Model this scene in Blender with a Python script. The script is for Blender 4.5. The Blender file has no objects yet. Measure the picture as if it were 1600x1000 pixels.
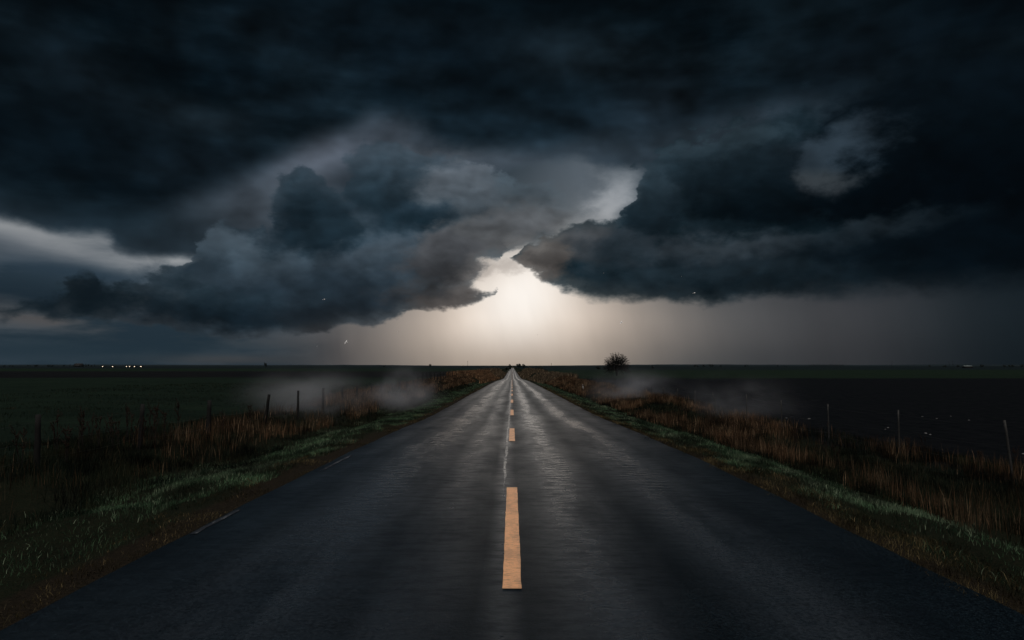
import bpy, math, random
import numpy as np
from mathutils import Vector, Matrix
C = bpy.context.scene
col = C.collection
R = math.radians

# ------------------------------------------------------------------ camera
F = 1067.0                       # focal length in pixels of a 1600 px wide frame
PITCH = math.atan(71.7 / F)
cam_d = bpy.data.cameras.new('camera')
cam_d.sensor_width = 36.0
cam_d.lens = 36.0 * F / 1600.0
cam_d.clip_start = 0.05
cam_d.clip_end = 40000
cam = bpy.data.objects.new('camera', cam_d)
cam.location = (0, 0, 1.6)
cam.rotation_euler = (math.pi / 2 + PITCH, 0, 0)
col.objects.link(cam)
C.camera = cam

# ------------------------------------------------------------------ exposure
C.view_settings.view_transform = 'Standard'
C.view_settings.look = 'None'
C.view_settings.gamma = 1
EXPO = 1.6
C.view_settings.exposure = EXPO
GAIN = 2 ** EXPO
C.render.engine = 'CYCLES'
C.cycles.max_bounces = 6
C.cycles.diffuse_bounces = 2
C.cycles.volume_bounces = 1
C.cycles.transparent_max_bounces = 6
C.cycles.volume_step_rate = 1.5

# ------------------------------------------------------------------ sun (hidden by the cloud deck, so broad and weak)
SUN_EL, SUN_AZ = R(60), R(180)
sl = bpy.data.lights.new('sun', 'SUN')
sl.energy = 0.5
sl.angle = R(45)
sl.color = (1.0, 0.93, 0.84)
sun = bpy.data.objects.new('sun', sl)
sun.rotation_euler = (R(90) - SUN_EL, 0, R(180) - SUN_AZ)
sun.location = (0, -30, 60)
col.objects.link(sun)

# ------------------------------------------------------------------ node helpers
class G:
    """small wrapper for building node graphs"""
    def __init__(self, tree):
        self.t = tree
    def n(self, typ):
        return self.t.nodes.new(typ)
    def put(self, sock, v):
        if isinstance(v, bpy.types.NodeSocket):
            self.t.links.new(v, sock)
        else:
            if isinstance(v, (tuple, list)) and len(v) == 3 and sock.type == 'RGBA':
                v = (*v, 1)
            sock.default_value = v
    def m(self, op, a, b=None, c=None, clamp=False):
        nd = self.n('ShaderNodeMath'); nd.operation = op; nd.use_clamp = clamp
        self.put(nd.inputs[0], a)
        if b is not None: self.put(nd.inputs[1], b)
        if c is not None: self.put(nd.inputs[2], c)
        return nd.outputs[0]
    def add(self, a, b): return self.m('ADD', a, b)
    def sub(self, a, b): return self.m('SUBTRACT', a, b)
    def mul(self, a, b): return self.m('MULTIPLY', a, b)
    def div(self, a, b): return self.m('DIVIDE', a, b)
    def mx(self, a, b): return self.m('MAXIMUM', a, b)
    def mn(self, a, b): return self.m('MINIMUM', a, b)
    def mad(self, a, b, c): return self.m('MULTIPLY_ADD', a, b, c)
    def step(self, v, lo, hi, a=0.0, b=1.0):
        nd = self.n('ShaderNodeMapRange'); nd.interpolation_type = 'SMOOTHSTEP'
        self.put(nd.inputs['Value'], v)
        self.put(nd.inputs['From Min'], lo); self.put(nd.inputs['From Max'], hi)
        self.put(nd.inputs['To Min'], a); self.put(nd.inputs['To Max'], b)
        return nd.outputs[0]
    def lin(self, v, lo, hi, a=0.0, b=1.0):
        nd = self.n('ShaderNodeMapRange')
        self.put(nd.inputs['Value'], v)
        self.put(nd.inputs['From Min'], lo); self.put(nd.inputs['From Max'], hi)
        self.put(nd.inputs['To Min'], a); self.put(nd.inputs['To Max'], b)
        return nd.outputs[0]
    def mix(self, f, a, b, mode='MIX'):
        nd = self.n('ShaderNodeMix'); nd.data_type = 'RGBA'; nd.blend_type = mode
        nd.clamp_factor = True
        self.put(nd.inputs[0], f); self.put(nd.inputs[6], a); self.put(nd.inputs[7], b)
        return nd.outputs[2]
    def xyz(self, v):
        nd = self.n('ShaderNodeSeparateXYZ'); self.put(nd.inputs[0], v)
        return nd.outputs[0], nd.outputs[1], nd.outputs[2]
    def comb(self, x, y, z):
        nd = self.n('ShaderNodeCombineXYZ')
        self.put(nd.inputs[0], x); self.put(nd.inputs[1], y); self.put(nd.inputs[2], z)
        return nd.outputs[0]
    def noise(self, vec, scale, detail=4, rough=0.5, dist=0.0, out=0, lac=2.0):
        nd = self.n('ShaderNodeTexNoise')
        if vec is not None: self.put(nd.inputs['Vector'], vec)
        self.put(nd.inputs['Scale'], scale); self.put(nd.inputs['Detail'], detail)
        self.put(nd.inputs['Roughness'], rough); self.put(nd.inputs['Distortion'], dist)
        self.put(nd.inputs['Lacunarity'], lac)
        return nd.outputs[out]
    def vmul(self, v, s):
        nd = self.n('ShaderNodeVectorMath'); nd.operation = 'MULTIPLY'
        self.put(nd.inputs[0], v); self.put(nd.inputs[1], s)
        return nd.outputs[0]
    def vadd(self, v, s):
        nd = self.n('ShaderNodeVectorMath'); nd.operation = 'ADD'
        self.put(nd.inputs[0], v); self.put(nd.inputs[1], s)
        return nd.outputs[0]
    def bump(self, h, strength=0.3, dist=0.02, normal=None):
        nd = self.n('ShaderNodeBump')
        self.put(nd.inputs['Height'], h); self.put(nd.inputs['Strength'], strength)
        self.put(nd.inputs['Distance'], dist)
        if normal is not None: self.put(nd.inputs['Normal'], normal)
        return nd.outputs[0]

# ------------------------------------------------------------------ sky: storm clouds round the whole horizon
def ang(px, py):
    """photo position -> azimuth and elevation in radians"""
    v = Vector((px - 800, F, 500 - py))
    v.rotate(Matrix.Rotation(PITCH, 3, 'X'))
    v.normalize()
    return math.atan2(v.x, v.y), math.asin(v.z)
PX = 1.0 / F
AZR = R(52)
ELR = 0.75

world = bpy.data.worlds.new('World')
C.world = world
world.use_nodes = True
world.node_tree.nodes.clear()
w = G(world.node_tree)
tc = w.n('ShaderNodeTexCoord')
D = tc.outputs['Generated']
dx, dy, dz = w.xyz(D)
az0 = w.m('ARCTAN2', dx, dy)
el0 = w.m('ARCSINE', dz)
# two wobbles: slow wide ones for the deck, lively ones for the billows
flat = w.vmul(D, (1, 1, 1.7))
nA = w.noise(w.vadd(flat, (3.1, 0, 7.7)), 3.2, 3, 0.5, out=1)
nAx, nAy, nAz = w.xyz(nA)
nB = w.noise(flat, 11.0, 5, 0.57, 0.0, out=1)
nBx, nBy, nBz = w.xyz(nB)
nC = w.noise(w.vadd(flat, (1.3, 5.2, 0.4)), 30.0, 5, 0.58, out=1)
nCx, nCy, nCz = w.xyz(nC)
azs = w.mad(w.sub(nAx, .5), .10, az0)
els = w.mad(w.sub(nAy, .5), .06, el0)
azw = w.mad(w.sub(nBx, .5), .085, az0)
azw = w.mad(w.sub(nCx, .5), .03, azw)
elw = w.mad(w.sub(nBy, .5), .065, el0)
elw = w.mad(w.sub(nCy, .5), .026, elw)
fB = w.sub(nBz, .5)
fC = w.sub(nCz, .5)
fA = w.sub(nAz, .5)
elc = w.mad(w.sub(elw, el0), .35, el0)
streak = w.sub(w.noise(w.vmul(D, (1, 1, 5.0)), 5.0, 5, .55), .5)

toG = w.n('ShaderNodeVectorMath'); toG.operation = 'SUBTRACT'
w.put(toG.inputs[0], (.01, .98, .08)); w.put(toG.inputs[1], D)
nrm = w.n('ShaderNodeVectorMath'); nrm.operation = 'NORMALIZE'; w.put(nrm.inputs[0], toG.outputs[0])
offs = w.vmul(nrm.outputs[0], (.016,) * 3)
warpv = w.vadd(flat, w.vmul(nB, (.05, .05, .05)))
r0 = w.noise(warpv, 8.0, 3.5, .5)
r1 = w.noise(w.vadd(warpv, offs), 8.0, 3.5, .5)
relief = w.sub(r0, r1)
q0 = w.noise(w.vadd(flat, (9.0, 0, 0)), 4.2, 4, .52)
q1 = w.noise(w.vadd(w.vadd(flat, (9.0, 0, 0)), w.vmul(offs, (2.2,) * 3)), 4.2, 4, .52)
relief2 = w.sub(q0, q1)

def curve(pts, az):
    """elevation of a cloud edge as a function of azimuth, given photo points"""
    nd = w.n('ShaderNodeFloatCurve')
    p = sorted(ang(*q) for q in pts)
    cm = nd.mapping
    cv = cm.curves[0]
    P = [((a + AZR) / (2 * AZR), max(e, -.02) / ELR + .05) for a, e in p]
    cv.points[0].location = P[0]
    cv.points[1].location = P[-1]
    for q in P[1:-1]:
        cv.points.new(*q)
    for q in cv.points: q.handle_type = 'AUTO_CLAMPED'
    cm.extend = 'HORIZONTAL'
    cm.update()
    w.put(nd.inputs['Value'], w.lin(az, -AZR, AZR))
    return w.mul(w.sub(nd.outputs[0], .05), ELR)

def band(top, bot, az, el, calm=None):
    f = None
    if top: f = w.sub(curve(top, az), el)
    if bot:
        g = w.sub(el if calm is None else calm, curve(bot, az))
        f = g if f is None else w.mn(f, g)
    return f

def _uv(px, py, rx, ry, rot, az, el):
    a, e = ang(px, py)
    u = w.sub(az, a); v = w.sub(el, e)
    if rot:
        c, s = math.cos(R(rot)), math.sin(R(rot))
        u, v = w.add(w.mul(u, c), w.mul(v, s)), w.sub(w.mul(v, c), w.mul(u, s))
    return w.m('ADD', w.m('POWER', w.div(u, rx * PX), 2.0), w.m('POWER', w.div(v, ry * PX), 2.0))

def ell(px, py, rx, ry, rot, az, el):
    return w.mul(w.sub(1.0, w.m('SQRT', _uv(px, py, rx, ry, rot, az, el))), min(rx, ry) * PX)

def gau(px, py, rx, ry, rot=0, az=None, el=None, k=1.0):
    q = _uv(px, py, rx, ry, rot, az or azw, el or elw)
    g = w.m('POWER', 2.718, w.mul(q, -1.0))
    return w.mul(g, k) if k != 1.0 else g

def rgb(*c): return tuple(v / 255 for v in c)
def paint(base, colr, mask, k=1.0):
    return w.mix(w.mul(mask, k) if k != 1.0 else mask, base, rgb(*colr))
def soft(f, s, off=0.0):
    return w.step(f, off - s * PX, off + s * PX)

def lobes(base, items, sft=12):
    """billows painted back to front, each paler on its crown than under its belly"""
    for px, py, rx, ry, rot, top, bot in items:
        e = w.mad(fC, 26 * PX, ell(px, py, rx, ry, rot, azw, elw))
        m_ = w.step(e, -sft * PX, sft * 1.3 * PX)
        v_ = w.step(elw, ang(px, py + ry * .75)[1], ang(px, py - ry * .95)[1])
        base = w.mix(m_, base, w.mix(v_, rgb(*bot), rgb(*top)))
    return base

# -- open sky and rain curtain below the clouds
S = rgb(40, 52, 61)
S = w.mix(1.0, S, S)
S = paint(S, (46, 50, 55), w.step(az0, R(10), R(26)))
S = paint(S, (21, 30, 36), w.step(az0, R(26), R(37)))
S = paint(S, (27, 42, 52), w.step(az0, R(-26), R(-36)))
S = paint(S, (66, 70, 76), gau(520, 560, 330, 90, 0, azs, els), .9)
S = paint(S, (78, 88, 97), gau(925, 285, 110, 75, 0, azs, els))
S = paint(S, (166, 171, 176), gau(944, 322, 34, 62, -28, azw, elw), .85)
S = paint(S, (58, 67, 72), gau(1290, 240, 70, 46, 0, azw, elw), .9)
S = paint(S, (104, 101, 100), gau(850, 520, 380, 95, 0, azs, el0), .95)
S = paint(S, (182, 166, 151), gau(812, 520, 225, 110, 0, azs, el0), .95)
S = paint(S, (228, 211, 194), gau(805, 490, 150, 108, 0, azs, el0), .95)
S = paint(S, (252, 246, 238), gau(812, 462, 92, 84, 0, azs, els), 1.0)
S = paint(S, (196, 178, 160), gau(800, 580, 150, 30, 0, azs, el0), .5)
# rain shafts
rain = w.noise(w.comb(w.mad(el0, 3.0, w.mul(az0, 15.0)), w.mul(el0, 5.0), 0.0), 1.0, 3, .55)
S = paint(S, (62, 60, 62), w.mul(gau(505, 545, 70, 60, 0, az0, el0), w.lin(rain, .3, .7)), .6)
S = w.mix(1.0, S, w.comb(*[w.lin(rain, .2, .8, .96, 1.04)] * 3), "MULTIPLY")
S = w.mix(1.0, S, w.comb(*[w.step(el0, 0.0, .075, .86, 1.0)] * 3), 'MULTIPLY')
# far left: streaky stratus behind
L = w.mix(w.step(streak, -.09, .10), rgb(36, 50, 60), rgb(80, 89, 97))
L = paint(L, (62, 72, 82), gau(60, 385, 220, 26, -6, azs, els))
L = paint(L, (132, 136, 140), w.mul(gau(165, 389, 210, 29, -12, azs, els), w.lin(streak, -.26, .04)), 1.0)
L = paint(L, (158, 161, 163), gau(262, 414, 66, 17, 0, azw, elw), .85)
L = paint(L, (140, 144, 147), gau(30, 356, 110, 17, -12, azs, els), .9)
L = paint(L, (40, 56, 69), gau(160, 426, 120, 12, 0, azs, els), .8)
L = paint(L, (28, 41, 51), gau(20, 466, 140, 18, 0, azs, els), .8)
L = paint(L, (32, 46, 56), w.step(el0, ang(100, 500)[1], ang(100, 540)[1], 0, 1), .55)
L = paint(L, (78, 76, 76), w.mul(gau(150, 508, 260, 22, -4, azs, els), w.lin(streak, -.12, .08)), .9)
L = paint(L, (34, 49, 59), gau(120, 548, 260, 20, 0, azs, el0), .8)
L = paint(L, (72, 70, 70), gau(370, 562, 110, 8, 0, az0, el0), .6)
S = w.mix(w.mul(w.step(az0, R(-13), R(-22)), w.step(el0, R(17), R(13))), S, L)

# -- upper deck, lit grey underside with a hard lower edge at the left
deck2 = band(None, [(-300, 318), (0, 338), (60, 352), (130, 366), (180, 368), (215, 392), (260, 402), (300, 403), (360, 412), (430, 420), (520, 400), (600, 330), (700, 290), (800, 262), (900, 246), (960, 262), (1010, 262), (1100, 262), (1700, 262)], w.mad(fB, .03, azs), w.mad(fB, .022, w.mad(fC, .01, el0)))
dcol = paint(w.mix(1.0, rgb(40, 51, 60), rgb(40, 51, 60)), (84, 92, 104), gau(500, 262, 105, 34, 28, azs, els))
dcol = paint(dcol, (78, 88, 98), gau(420, 325, 90, 32, 30, azs, els), .9)
dcol = paint(dcol, (64, 73, 82), gau(350, 350, 130, 45, 10, azs, els), .9)
dcol = paint(dcol, (66, 76, 87), gau(620, 205, 60, 32, 0, azw, elw), .8)
dcol = paint(dcol, (84, 90, 98), gau(705, 245, 90, 16, -4, azw, elw), .8)
dcol = paint(dcol, (64, 74, 84), gau(800, 275, 140, 30, 0, azs, els), .9)
dcol = paint(dcol, (22, 34, 42), gau(100, 318, 260, 42, -12, azs, els), .9)
dcol = w.mix(1.0, dcol, w.comb(*[w.add(w.mul(relief2, 2.0), w.mad(relief, .6, 1.02))] * 3), 'MULTIPLY')
S = w.mix(soft(deck2, 10), S, dcol)
# dark main deck fading in upwards
deck1 = band(None, [(-300, 330), (0, 318), (100, 340), (200, 350), (300, 318), (380, 285), (450, 250), (520, 215), (585, 188), (640, 198), (700, 236), (760, 250), (830, 246), (900, 238), (1000, 238), (1060, 222), (1150, 190), (1250, 168), (1350, 165), (1700, 165)], w.mad(fB, .06, azs), w.mad(fB, .03, els))
k1 = w.mad(fA, .75, w.mad(fB, .42, w.mul(streak, .6)))
up = w.mix(w.step(k1, -.16, .22), rgb(3, 10, 14), rgb(23, 36, 44))
up = paint(up, (40, 54, 63), gau(880, 80, 120, 42, -10, azs, els), .85)
up = paint(up, (17, 28, 37), gau(620, 60, 330, 90, -5, azs, els), .6)
up = paint(up, (24, 38, 48), gau(860, 200, 380, 55, 0, azs, els), .75)
up = paint(up, (34, 46, 56), gau(1020, 200, 90, 60, 30, azs, els), .75)
up = paint(up, (22, 33, 41), gau(130, 140, 140, 55, -35, azs, els), .8)
up = paint(up, (34, 46, 54), gau(300, 195, 70, 22, 0, azs, els), .7)
up = paint(up, (22, 32, 40), gau(330, 270, 260, 50, 0, azs, els), .7)
up = paint(up, (5, 12, 17), gau(40, 230, 190, 70, 0, azs, els), .7)
up = paint(up, (6, 14, 20), gau(330, 110, 150, 45, -20, azs, els), .5)
up = paint(up, (34, 46, 56), gau(1260, 205, 150, 40, 25, azs, els), .6)
up = paint(up, (20, 30, 38), gau(1360, 70, 120, 40, 15, azs, els), .7)
up = paint(up, (3, 8, 12), gau(1620, 60, 280, 150, 0, azs, els), .7)
up = paint(up, (3, 9, 13), w.step(el0, R(20), R(31)), .6)
up = w.mix(1.0, up, w.comb(*[w.mx(w.add(w.mul(relief2, 3.8), w.mad(relief, .9, 1.0)), .25)] * 3), 'MULTIPLY')
S = w.mix(w.step(deck1, -16 * PX, 36 * PX), S, up)

# -- big cumulus left of the gap
az_l, el_l = azw, elw
f = band([(60, 540), (120, 478), (165, 462), (205, 446), (250, 437), (285, 425), (302, 400), (312, 376), (340, 362), (375, 350), (405, 352), (432, 366), (455, 330), (520, 312), (543, 290), (552, 262), (566, 240), (620, 226), (680, 238), (760, 262), (840, 285), (912, 290), (934, 326), (962, 420)],
         [(60, 400), (120, 486), (190, 500), (260, 516), (330, 527), (430, 527), (500, 517), (575, 514), (630, 498), (650, 484), (700, 478), (745, 475), (775, 466), (780, 440), (784, 402), (800, 388), (840, 376), (885, 358), (934, 330), (962, 310)], az_l, el_l, w.mad(w.sub(elw, el0), .6, el0))
f = w.mx(f, ell(480, 322, 56, 46, 0, az_l, el_l))
f = w.mx(f, ell(440, 362, 15, 10, 0, az_l, el_l))
f = w.mn(f, w.mul(ell(784, 432, 50, 22, 22, az_l, el_l), -1.0))
f = w.mx(f, ell(600, 262, 60, 34, 0, az_l, el_l))
f = w.sub(f, w.mul(w.mx(w.sub(az0, ang(860, 300)[0]), 0.0), .6))
f = w.mad(fC, 22 * PX, f)
cl = w.mix(w.step(w.add(fB, w.mul(fC, .5)), -.22, .25), rgb(30, 43, 52), rgb(54, 67, 77))
cl = lobes(cl, [
    (620, 285, 92, 62, 0, (54, 67, 77), (27, 41, 50)),
    (745, 300, 88, 48, 0, (84, 92, 100), (60, 69, 76)),
    (850, 312, 84, 50, 0, (66, 80, 90), (86, 89, 92)),
    (484, 325, 54, 46, 0, (38, 53, 63), (17, 29, 37)),
    (655, 340, 56, 25, 4, (33, 47, 57), (20, 33, 41)),
    (505, 385, 56, 46, 20, (28, 42, 51), (20, 32, 40)),
    (350, 398, 64, 42, 0, (68, 81, 91), (38, 50, 59)),
    (775, 362, 95, 36, 20, (84, 88, 92), (66, 68, 70)),
    (430, 432, 82, 38, 10, (57, 70, 80), (34, 45, 54)),
    (575, 425, 92, 46, 20, (56, 67, 76), (30, 40, 48)),
    (700, 408, 72, 42, 12, (70, 73, 77), (44, 46, 49)),
    (250, 466, 80, 28, 0, (34, 46, 54), (20, 30, 37)),
    (380, 488, 150, 30, -5, (28, 40, 48), (12, 22, 29)),
    (570, 482, 140, 28, 5, (31, 41, 49), (24, 31, 37)),
    (700, 462, 84, 22, 0, (50, 51, 53), (38, 37, 38))])
cl = paint(cl, (52, 51, 52), gau(470, 520, 190, 12, 6, azs, el0), .5)
cl = paint(cl, (40, 40, 42), gau(200, 505, 100, 14, 0), .6)
cl = w.mix(1.0, cl, w.comb(*[w.mx(w.add(w.mul(relief, 1.7), w.mad(relief2, 1.0, 1.08)), .5)] * 3), 'MULTIPLY')
sl_ = w.step(az0, ang(780, 300)[0], ang(900, 300)[0], 5 * PX, 16 * PX)
al = w.mul(w.step(f, w.mul(sl_, -1.0), sl_), w.step(f, 0.0, 34 * PX, .74, 1.0))
S = w.mix(al, S, cl)

# -- torn scud at the far left
f = band([(-60, 500), (10, 480), (50, 462), (95, 456), (115, 438), (150, 430), (168, 448), (200, 450), (235, 470), (290, 540)],
         [(-60, 505), (10, 486), (60, 490), (110, 498), (165, 505), (190, 488), (235, 475), (290, 420)], azw, elw)
f = w.mad(fC, 26 * PX, f)
sc_ = w.mix(w.step(fC, -.15, .2), rgb(19, 30, 37), rgb(40, 48, 54))
sc_ = paint(sc_, (14, 23, 29), gau(140, 462, 45, 28, 0), .9)
S = w.mix(w.mul(soft(f, 11), .95), S, sc_)

# -- big cloud right of the gap
f = band([(770, 470), (808, 398), (822, 372), (850, 362), (880, 356), (930, 350), (958, 350), (970, 330), (982, 300), (1000, 275), (1022, 256), (1044, 243), (1080, 228), (1115, 222), (1140, 204), (1180, 190), (1230, 176), (1300, 160), (1400, 120), (1500, 95), (1700, 60)],
         [(770, 350), (808, 402), (826, 416), (850, 436), (880, 452), (910, 462), (1000, 465), (1090, 467), (1115, 477), (1135, 472), (1180, 462), (1300, 457), (1450, 450), (1600, 436), (1800, 430)], azw, elw, elc)
hole = w.mad(fC, 75 * PX, w.mad(fB, 55 * PX, ell(1285, 250, 30, 30, 0, azw, elw)))
hole = w.mx(hole, w.mad(fC, 80 * PX, w.mad(fB, 55 * PX, ell(1318, 224, 46, 20, 8, azw, elw))))
f = w.mn(f, w.mul(hole, -1.0))
f = w.mx(f, w.mad(fC, 40 * PX, ell(1100, 212, 62, 9, 16, azw, elw)))
f = w.mad(fC, 24 * PX, f)
cr = w.mix(w.step(w.add(fB, w.mul(fC, .4)), -.24, .25), rgb(13, 25, 31), rgb(29, 42, 50))
cr = lobes(cr, [
    (1100, 256, 112, 50, 18, (46, 61, 70), (20, 31, 38)),
    (1015, 310, 50, 56, 0, (42, 56, 65), (20, 31, 38)),
    (1215, 292, 150, 52, 0, (22, 33, 40), (7, 15, 20)),
    (1480, 235, 190, 120, 0, (10, 18, 24), (3, 9, 13)),
    (900, 388, 76, 32, -5, (62, 66, 70), (36, 41, 45)),
    (1010, 392, 92, 28, 0, (42, 51, 58), (24, 33, 39)),
    (1160, 398, 135, 27, 0, (56, 65, 72), (26, 36, 43)),
    (1400, 376, 125, 36, 8, (48, 58, 65), (14, 23, 29)),
    (1560, 400, 150, 60, 0, (12, 20, 26), (8, 15, 20)),
    (1130, 442, 240, 26, 0, (30, 41, 48), (14, 24, 30)),
    (850, 396, 38, 38, 0, (76, 75, 74), (58, 56, 55))])
cr = paint(cr, (3, 10, 15), gau(1620, 330, 240, 140, 0, azs, els), .8)
cr = w.mix(1.0, cr, w.comb(*[w.mx(w.add(w.mul(relief, 1.7), w.mad(relief2, 1.0, 1.05)), .5)] * 3), 'MULTIPLY')
# soft upper right edge, crisp at the gap
sr = w.step(az0, ang(1130, 200)[0], ang(1350, 200)[0], 5 * PX, 24 * PX)
sr = w.mx(sr, w.mul(w.step(el0, ang(1000, 430)[1], ang(1000, 470)[1], 5 * PX, 10 * PX), 1.0))
S = w.mix(w.mul(w.step(f, w.mul(sr, -1.0), sr), w.step(f, 0.0, 30 * PX, .80, 1.0)), S, cr)
# wisps crossing the bright gap
f = w.mad(fC, 34 * PX, w.mad(fB, 20 * PX, ell(788, 420, 34, 7, 12, azw, elw)))
S = w.mix(w.mul(soft(f, 8), .38), S, rgb(140, 132, 126))

# -- everything behind the camera: an even dark overcast
back = w.mix(w.step(k1, -.2, .2), rgb(14, 22, 29), rgb(26, 36, 45))
S = w.mix(w.step(w.m('ABSOLUTE', az0), R(50), R(80)), S, back)
S = w.mix(w.step(el0, 0.0, -.02), S, rgb(16, 20, 22))

gm = w.n('ShaderNodeGamma'); w.put(gm.inputs[0], w.vmul(w.vadd(S, (.052,) * 3), (1 / 1.055,) * 3)); gm.inputs[1].default_value = 2.4
clouds = w.mix(1.0, gm.outputs[0], (1.01 / GAIN, 1.0 / GAIN, 1.0 / GAIN), 'MULTIPLY')
bg1 = w.n('ShaderNodeBackground'); w.put(bg1.inputs[0], clouds); bg1.inputs[1].default_value = 1.0
# daylight added high overhead, above the view, to light the ground softly
st = w.n('ShaderNodeTexSky'); st.sky_type = 'NISHITA'; st.sun_disc = False
st.sun_elevation = SUN_EL; st.sun_rotation = SUN_AZ
st.air_density = 1.5; st.dust_density = 3.0
thin = w.mul(w.step(el0, R(33), R(60)), w.lin(nBx, .3, .7, .6, 1.0))
bg2 = w.n('ShaderNodeBackground')
w.put(bg2.inputs[0], st.outputs[0])
w.put(bg2.inputs[1], w.mul(thin, 0.03))
ad = w.n('ShaderNodeAddShader')
w.t.links.new(bg1.outputs[0], ad.inputs[0]); w.t.links.new(bg2.outputs[0], ad.inputs[1])
wo = w.n('ShaderNodeOutputWorld')
w.t.links.new(ad.outputs[0], wo.inputs[0])
world.cycles.sampling_method = 'MANUAL'
world.cycles.sample_map_resolution = 512

# ================================================================== helpers for the place
rng = np.random.default_rng(7)
random.seed(7)

def tag(o, label=None, cat=None, group=None, kind=None):
    if label: o['label'] = label
    if cat: o['category'] = cat
    if group: o['group'] = group
    if kind: o['kind'] = kind
    return o

def empty(name, loc, rz=0.0, rx=0.0, ry=0.0):
    o = bpy.data.objects.new(name, None)
    o.location = loc; o.rotation_euler = (rx, ry, rz)
    o.empty_display_size = .1
    col.objects.link(o)
    return o

def mesh_obj(name, V, FC, mat, parent=None, smooth=False, attrs=None):
    """V (n,3) array, FC list of index tuples or an (m,k) array"""
    me = bpy.data.meshes.new(name)
    V = np.asarray(V, dtype=np.float32).reshape(-1, 3)
    if isinstance(FC, np.ndarray):
        sizes = np.full(len(FC), FC.shape[1], np.int32); loops = FC.ravel().astype(np.int32)
    else:
        sizes = np.array([len(f) for f in FC], np.int32)
        loops = np.array([i for f in FC for i in f], np.int32)
    fill(me, V, loops, sizes, smooth, attrs)
    o = bpy.data.objects.new(name, me)
    me.materials.append(mat)
    col.objects.link(o)
    if parent is not None: o.parent = parent
    return o

def fill(me, V, loops, sizes, smooth, attrs):
    me.vertices.add(len(V)); me.vertices.foreach_set('co', V.ravel())
    me.loops.add(len(loops)); me.loops.foreach_set('vertex_index', loops)
    me.polygons.add(len(sizes))
    st_ = np.concatenate([[0], np.cumsum(sizes)[:-1]]).astype(np.int32)
    me.polygons.foreach_set('loop_start', st_)
    try: me.polygons.foreach_set('loop_total', sizes)
    except Exception: pass
    if smooth: me.polygons.foreach_set('use_smooth', np.ones(len(sizes), bool))
    if attrs:
        for k, a in attrs.items():
            at_ = me.attributes.new(k, 'FLOAT', 'POINT'); at_.data.foreach_set('value', np.asarray(a, np.float32))
    me.update(calc_edges=True)

def copy_tree(o, parent=None):
    c = o.copy(); col.objects.link(c); c.parent = parent
    for ch in list(o.children): copy_tree(ch, c)
    return c

class MB:
    """collects tubes, boxes and quads into one mesh"""
    def __init__(self): self.v = []; self.f = []
    def box(self, c, s, rz=0.0):
        n = len(self.v); cs, sn = math.cos(rz), math.sin(rz)
        for z in (-1, 1):
            for x, y in ((-1, -1), (1, -1), (1, 1), (-1, 1)):
                a, b = x * s[0] / 2, y * s[1] / 2
                self.v.append((c[0] + a * cs - b * sn, c[1] + a * sn + b * cs, c[2] + z * s[2] / 2))
        for q in ((3, 2, 1, 0), (4, 5, 6, 7), (0, 1, 5, 4), (1, 2, 6, 5), (2, 3, 7, 6), (3, 0, 4, 7)):
            self.f.append(tuple(n + i for i in q))
        return self
    def tube(self, pts, rad, seg=5, cap=True):
        n0 = len(self.v)
        P = [Vector(p) for p in pts]
        if not hasattr(rad, '__len__'): rad = [rad] * len(P)
        for i, p in enumerate(P):
            d = (P[min(i + 1, len(P) - 1)] - P[max(i - 1, 0)]).normalized()
            a = d.cross(Vector((0, 0, 1))) if abs(d.z) < .95 else d.cross(Vector((1, 0, 0)))
            a.normalize(); b = d.cross(a)
            for k in range(seg):
                t = 2 * math.pi * k / seg
                q = p + (a * math.cos(t) + b * math.sin(t)) * rad[i]
                self.v.append(tuple(q))
        for i in range(len(P) - 1):
            for k in range(seg):
                k2 = (k + 1) % seg
                self.f.append((n0 + i * seg + k, n0 + i * seg + k2, n0 + (i + 1) * seg + k2, n0 + (i + 1) * seg + k))
        if cap:
            self.f.append(tuple(n0 + (len(P) - 1) * seg + k for k in range(seg)))
            self.f.append(tuple(n0 + k for k in reversed(range(seg))))
        return self
    def build(self, name, mat, parent=None, smooth=False):
        return mesh_obj(name, np.array(self.v), self.f, mat, parent, smooth)

def vnoise(x, y, seed=0):
    """value noise on arrays"""
    xi = np.floor(x).astype(np.int64); yi = np.floor(y).astype(np.int64)
    fx = x - xi; fy = y - yi
    fx = fx * fx * (3 - 2 * fx); fy = fy * fy * (3 - 2 * fy)
    def h(a, b):
        q = (a * 374761393 + b * 668265263 + seed * 974634777) & 0x7fffffff
        q = ((q ^ (q >> 13)) * 1274126177) & 0x7fffffff
        return ((q ^ (q >> 16)) & 0xffff) / 65535.0
    return (h(xi, yi) * (1 - fx) + h(xi + 1, yi) * fx) * (1 - fy) + (h(xi, yi + 1) * (1 - fx) + h(xi + 1, yi + 1) * fx) * fy
def fbm(x, y, seed=0, o=4):
    s = 0; a = .5; t = 0
    for i in range(o):
        s = s + a * vnoise(x, y, seed + i * 17); t += a; a *= .5; x = x * 2.03 + 5.1; y = y * 2.03 + 1.7
    return s / t
def sm(v, a, b):
    t = np.clip((np.asarray(v, float) - a) / (b - a), 0, 1)
    return t * t * (3 - 2 * t)

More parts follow.
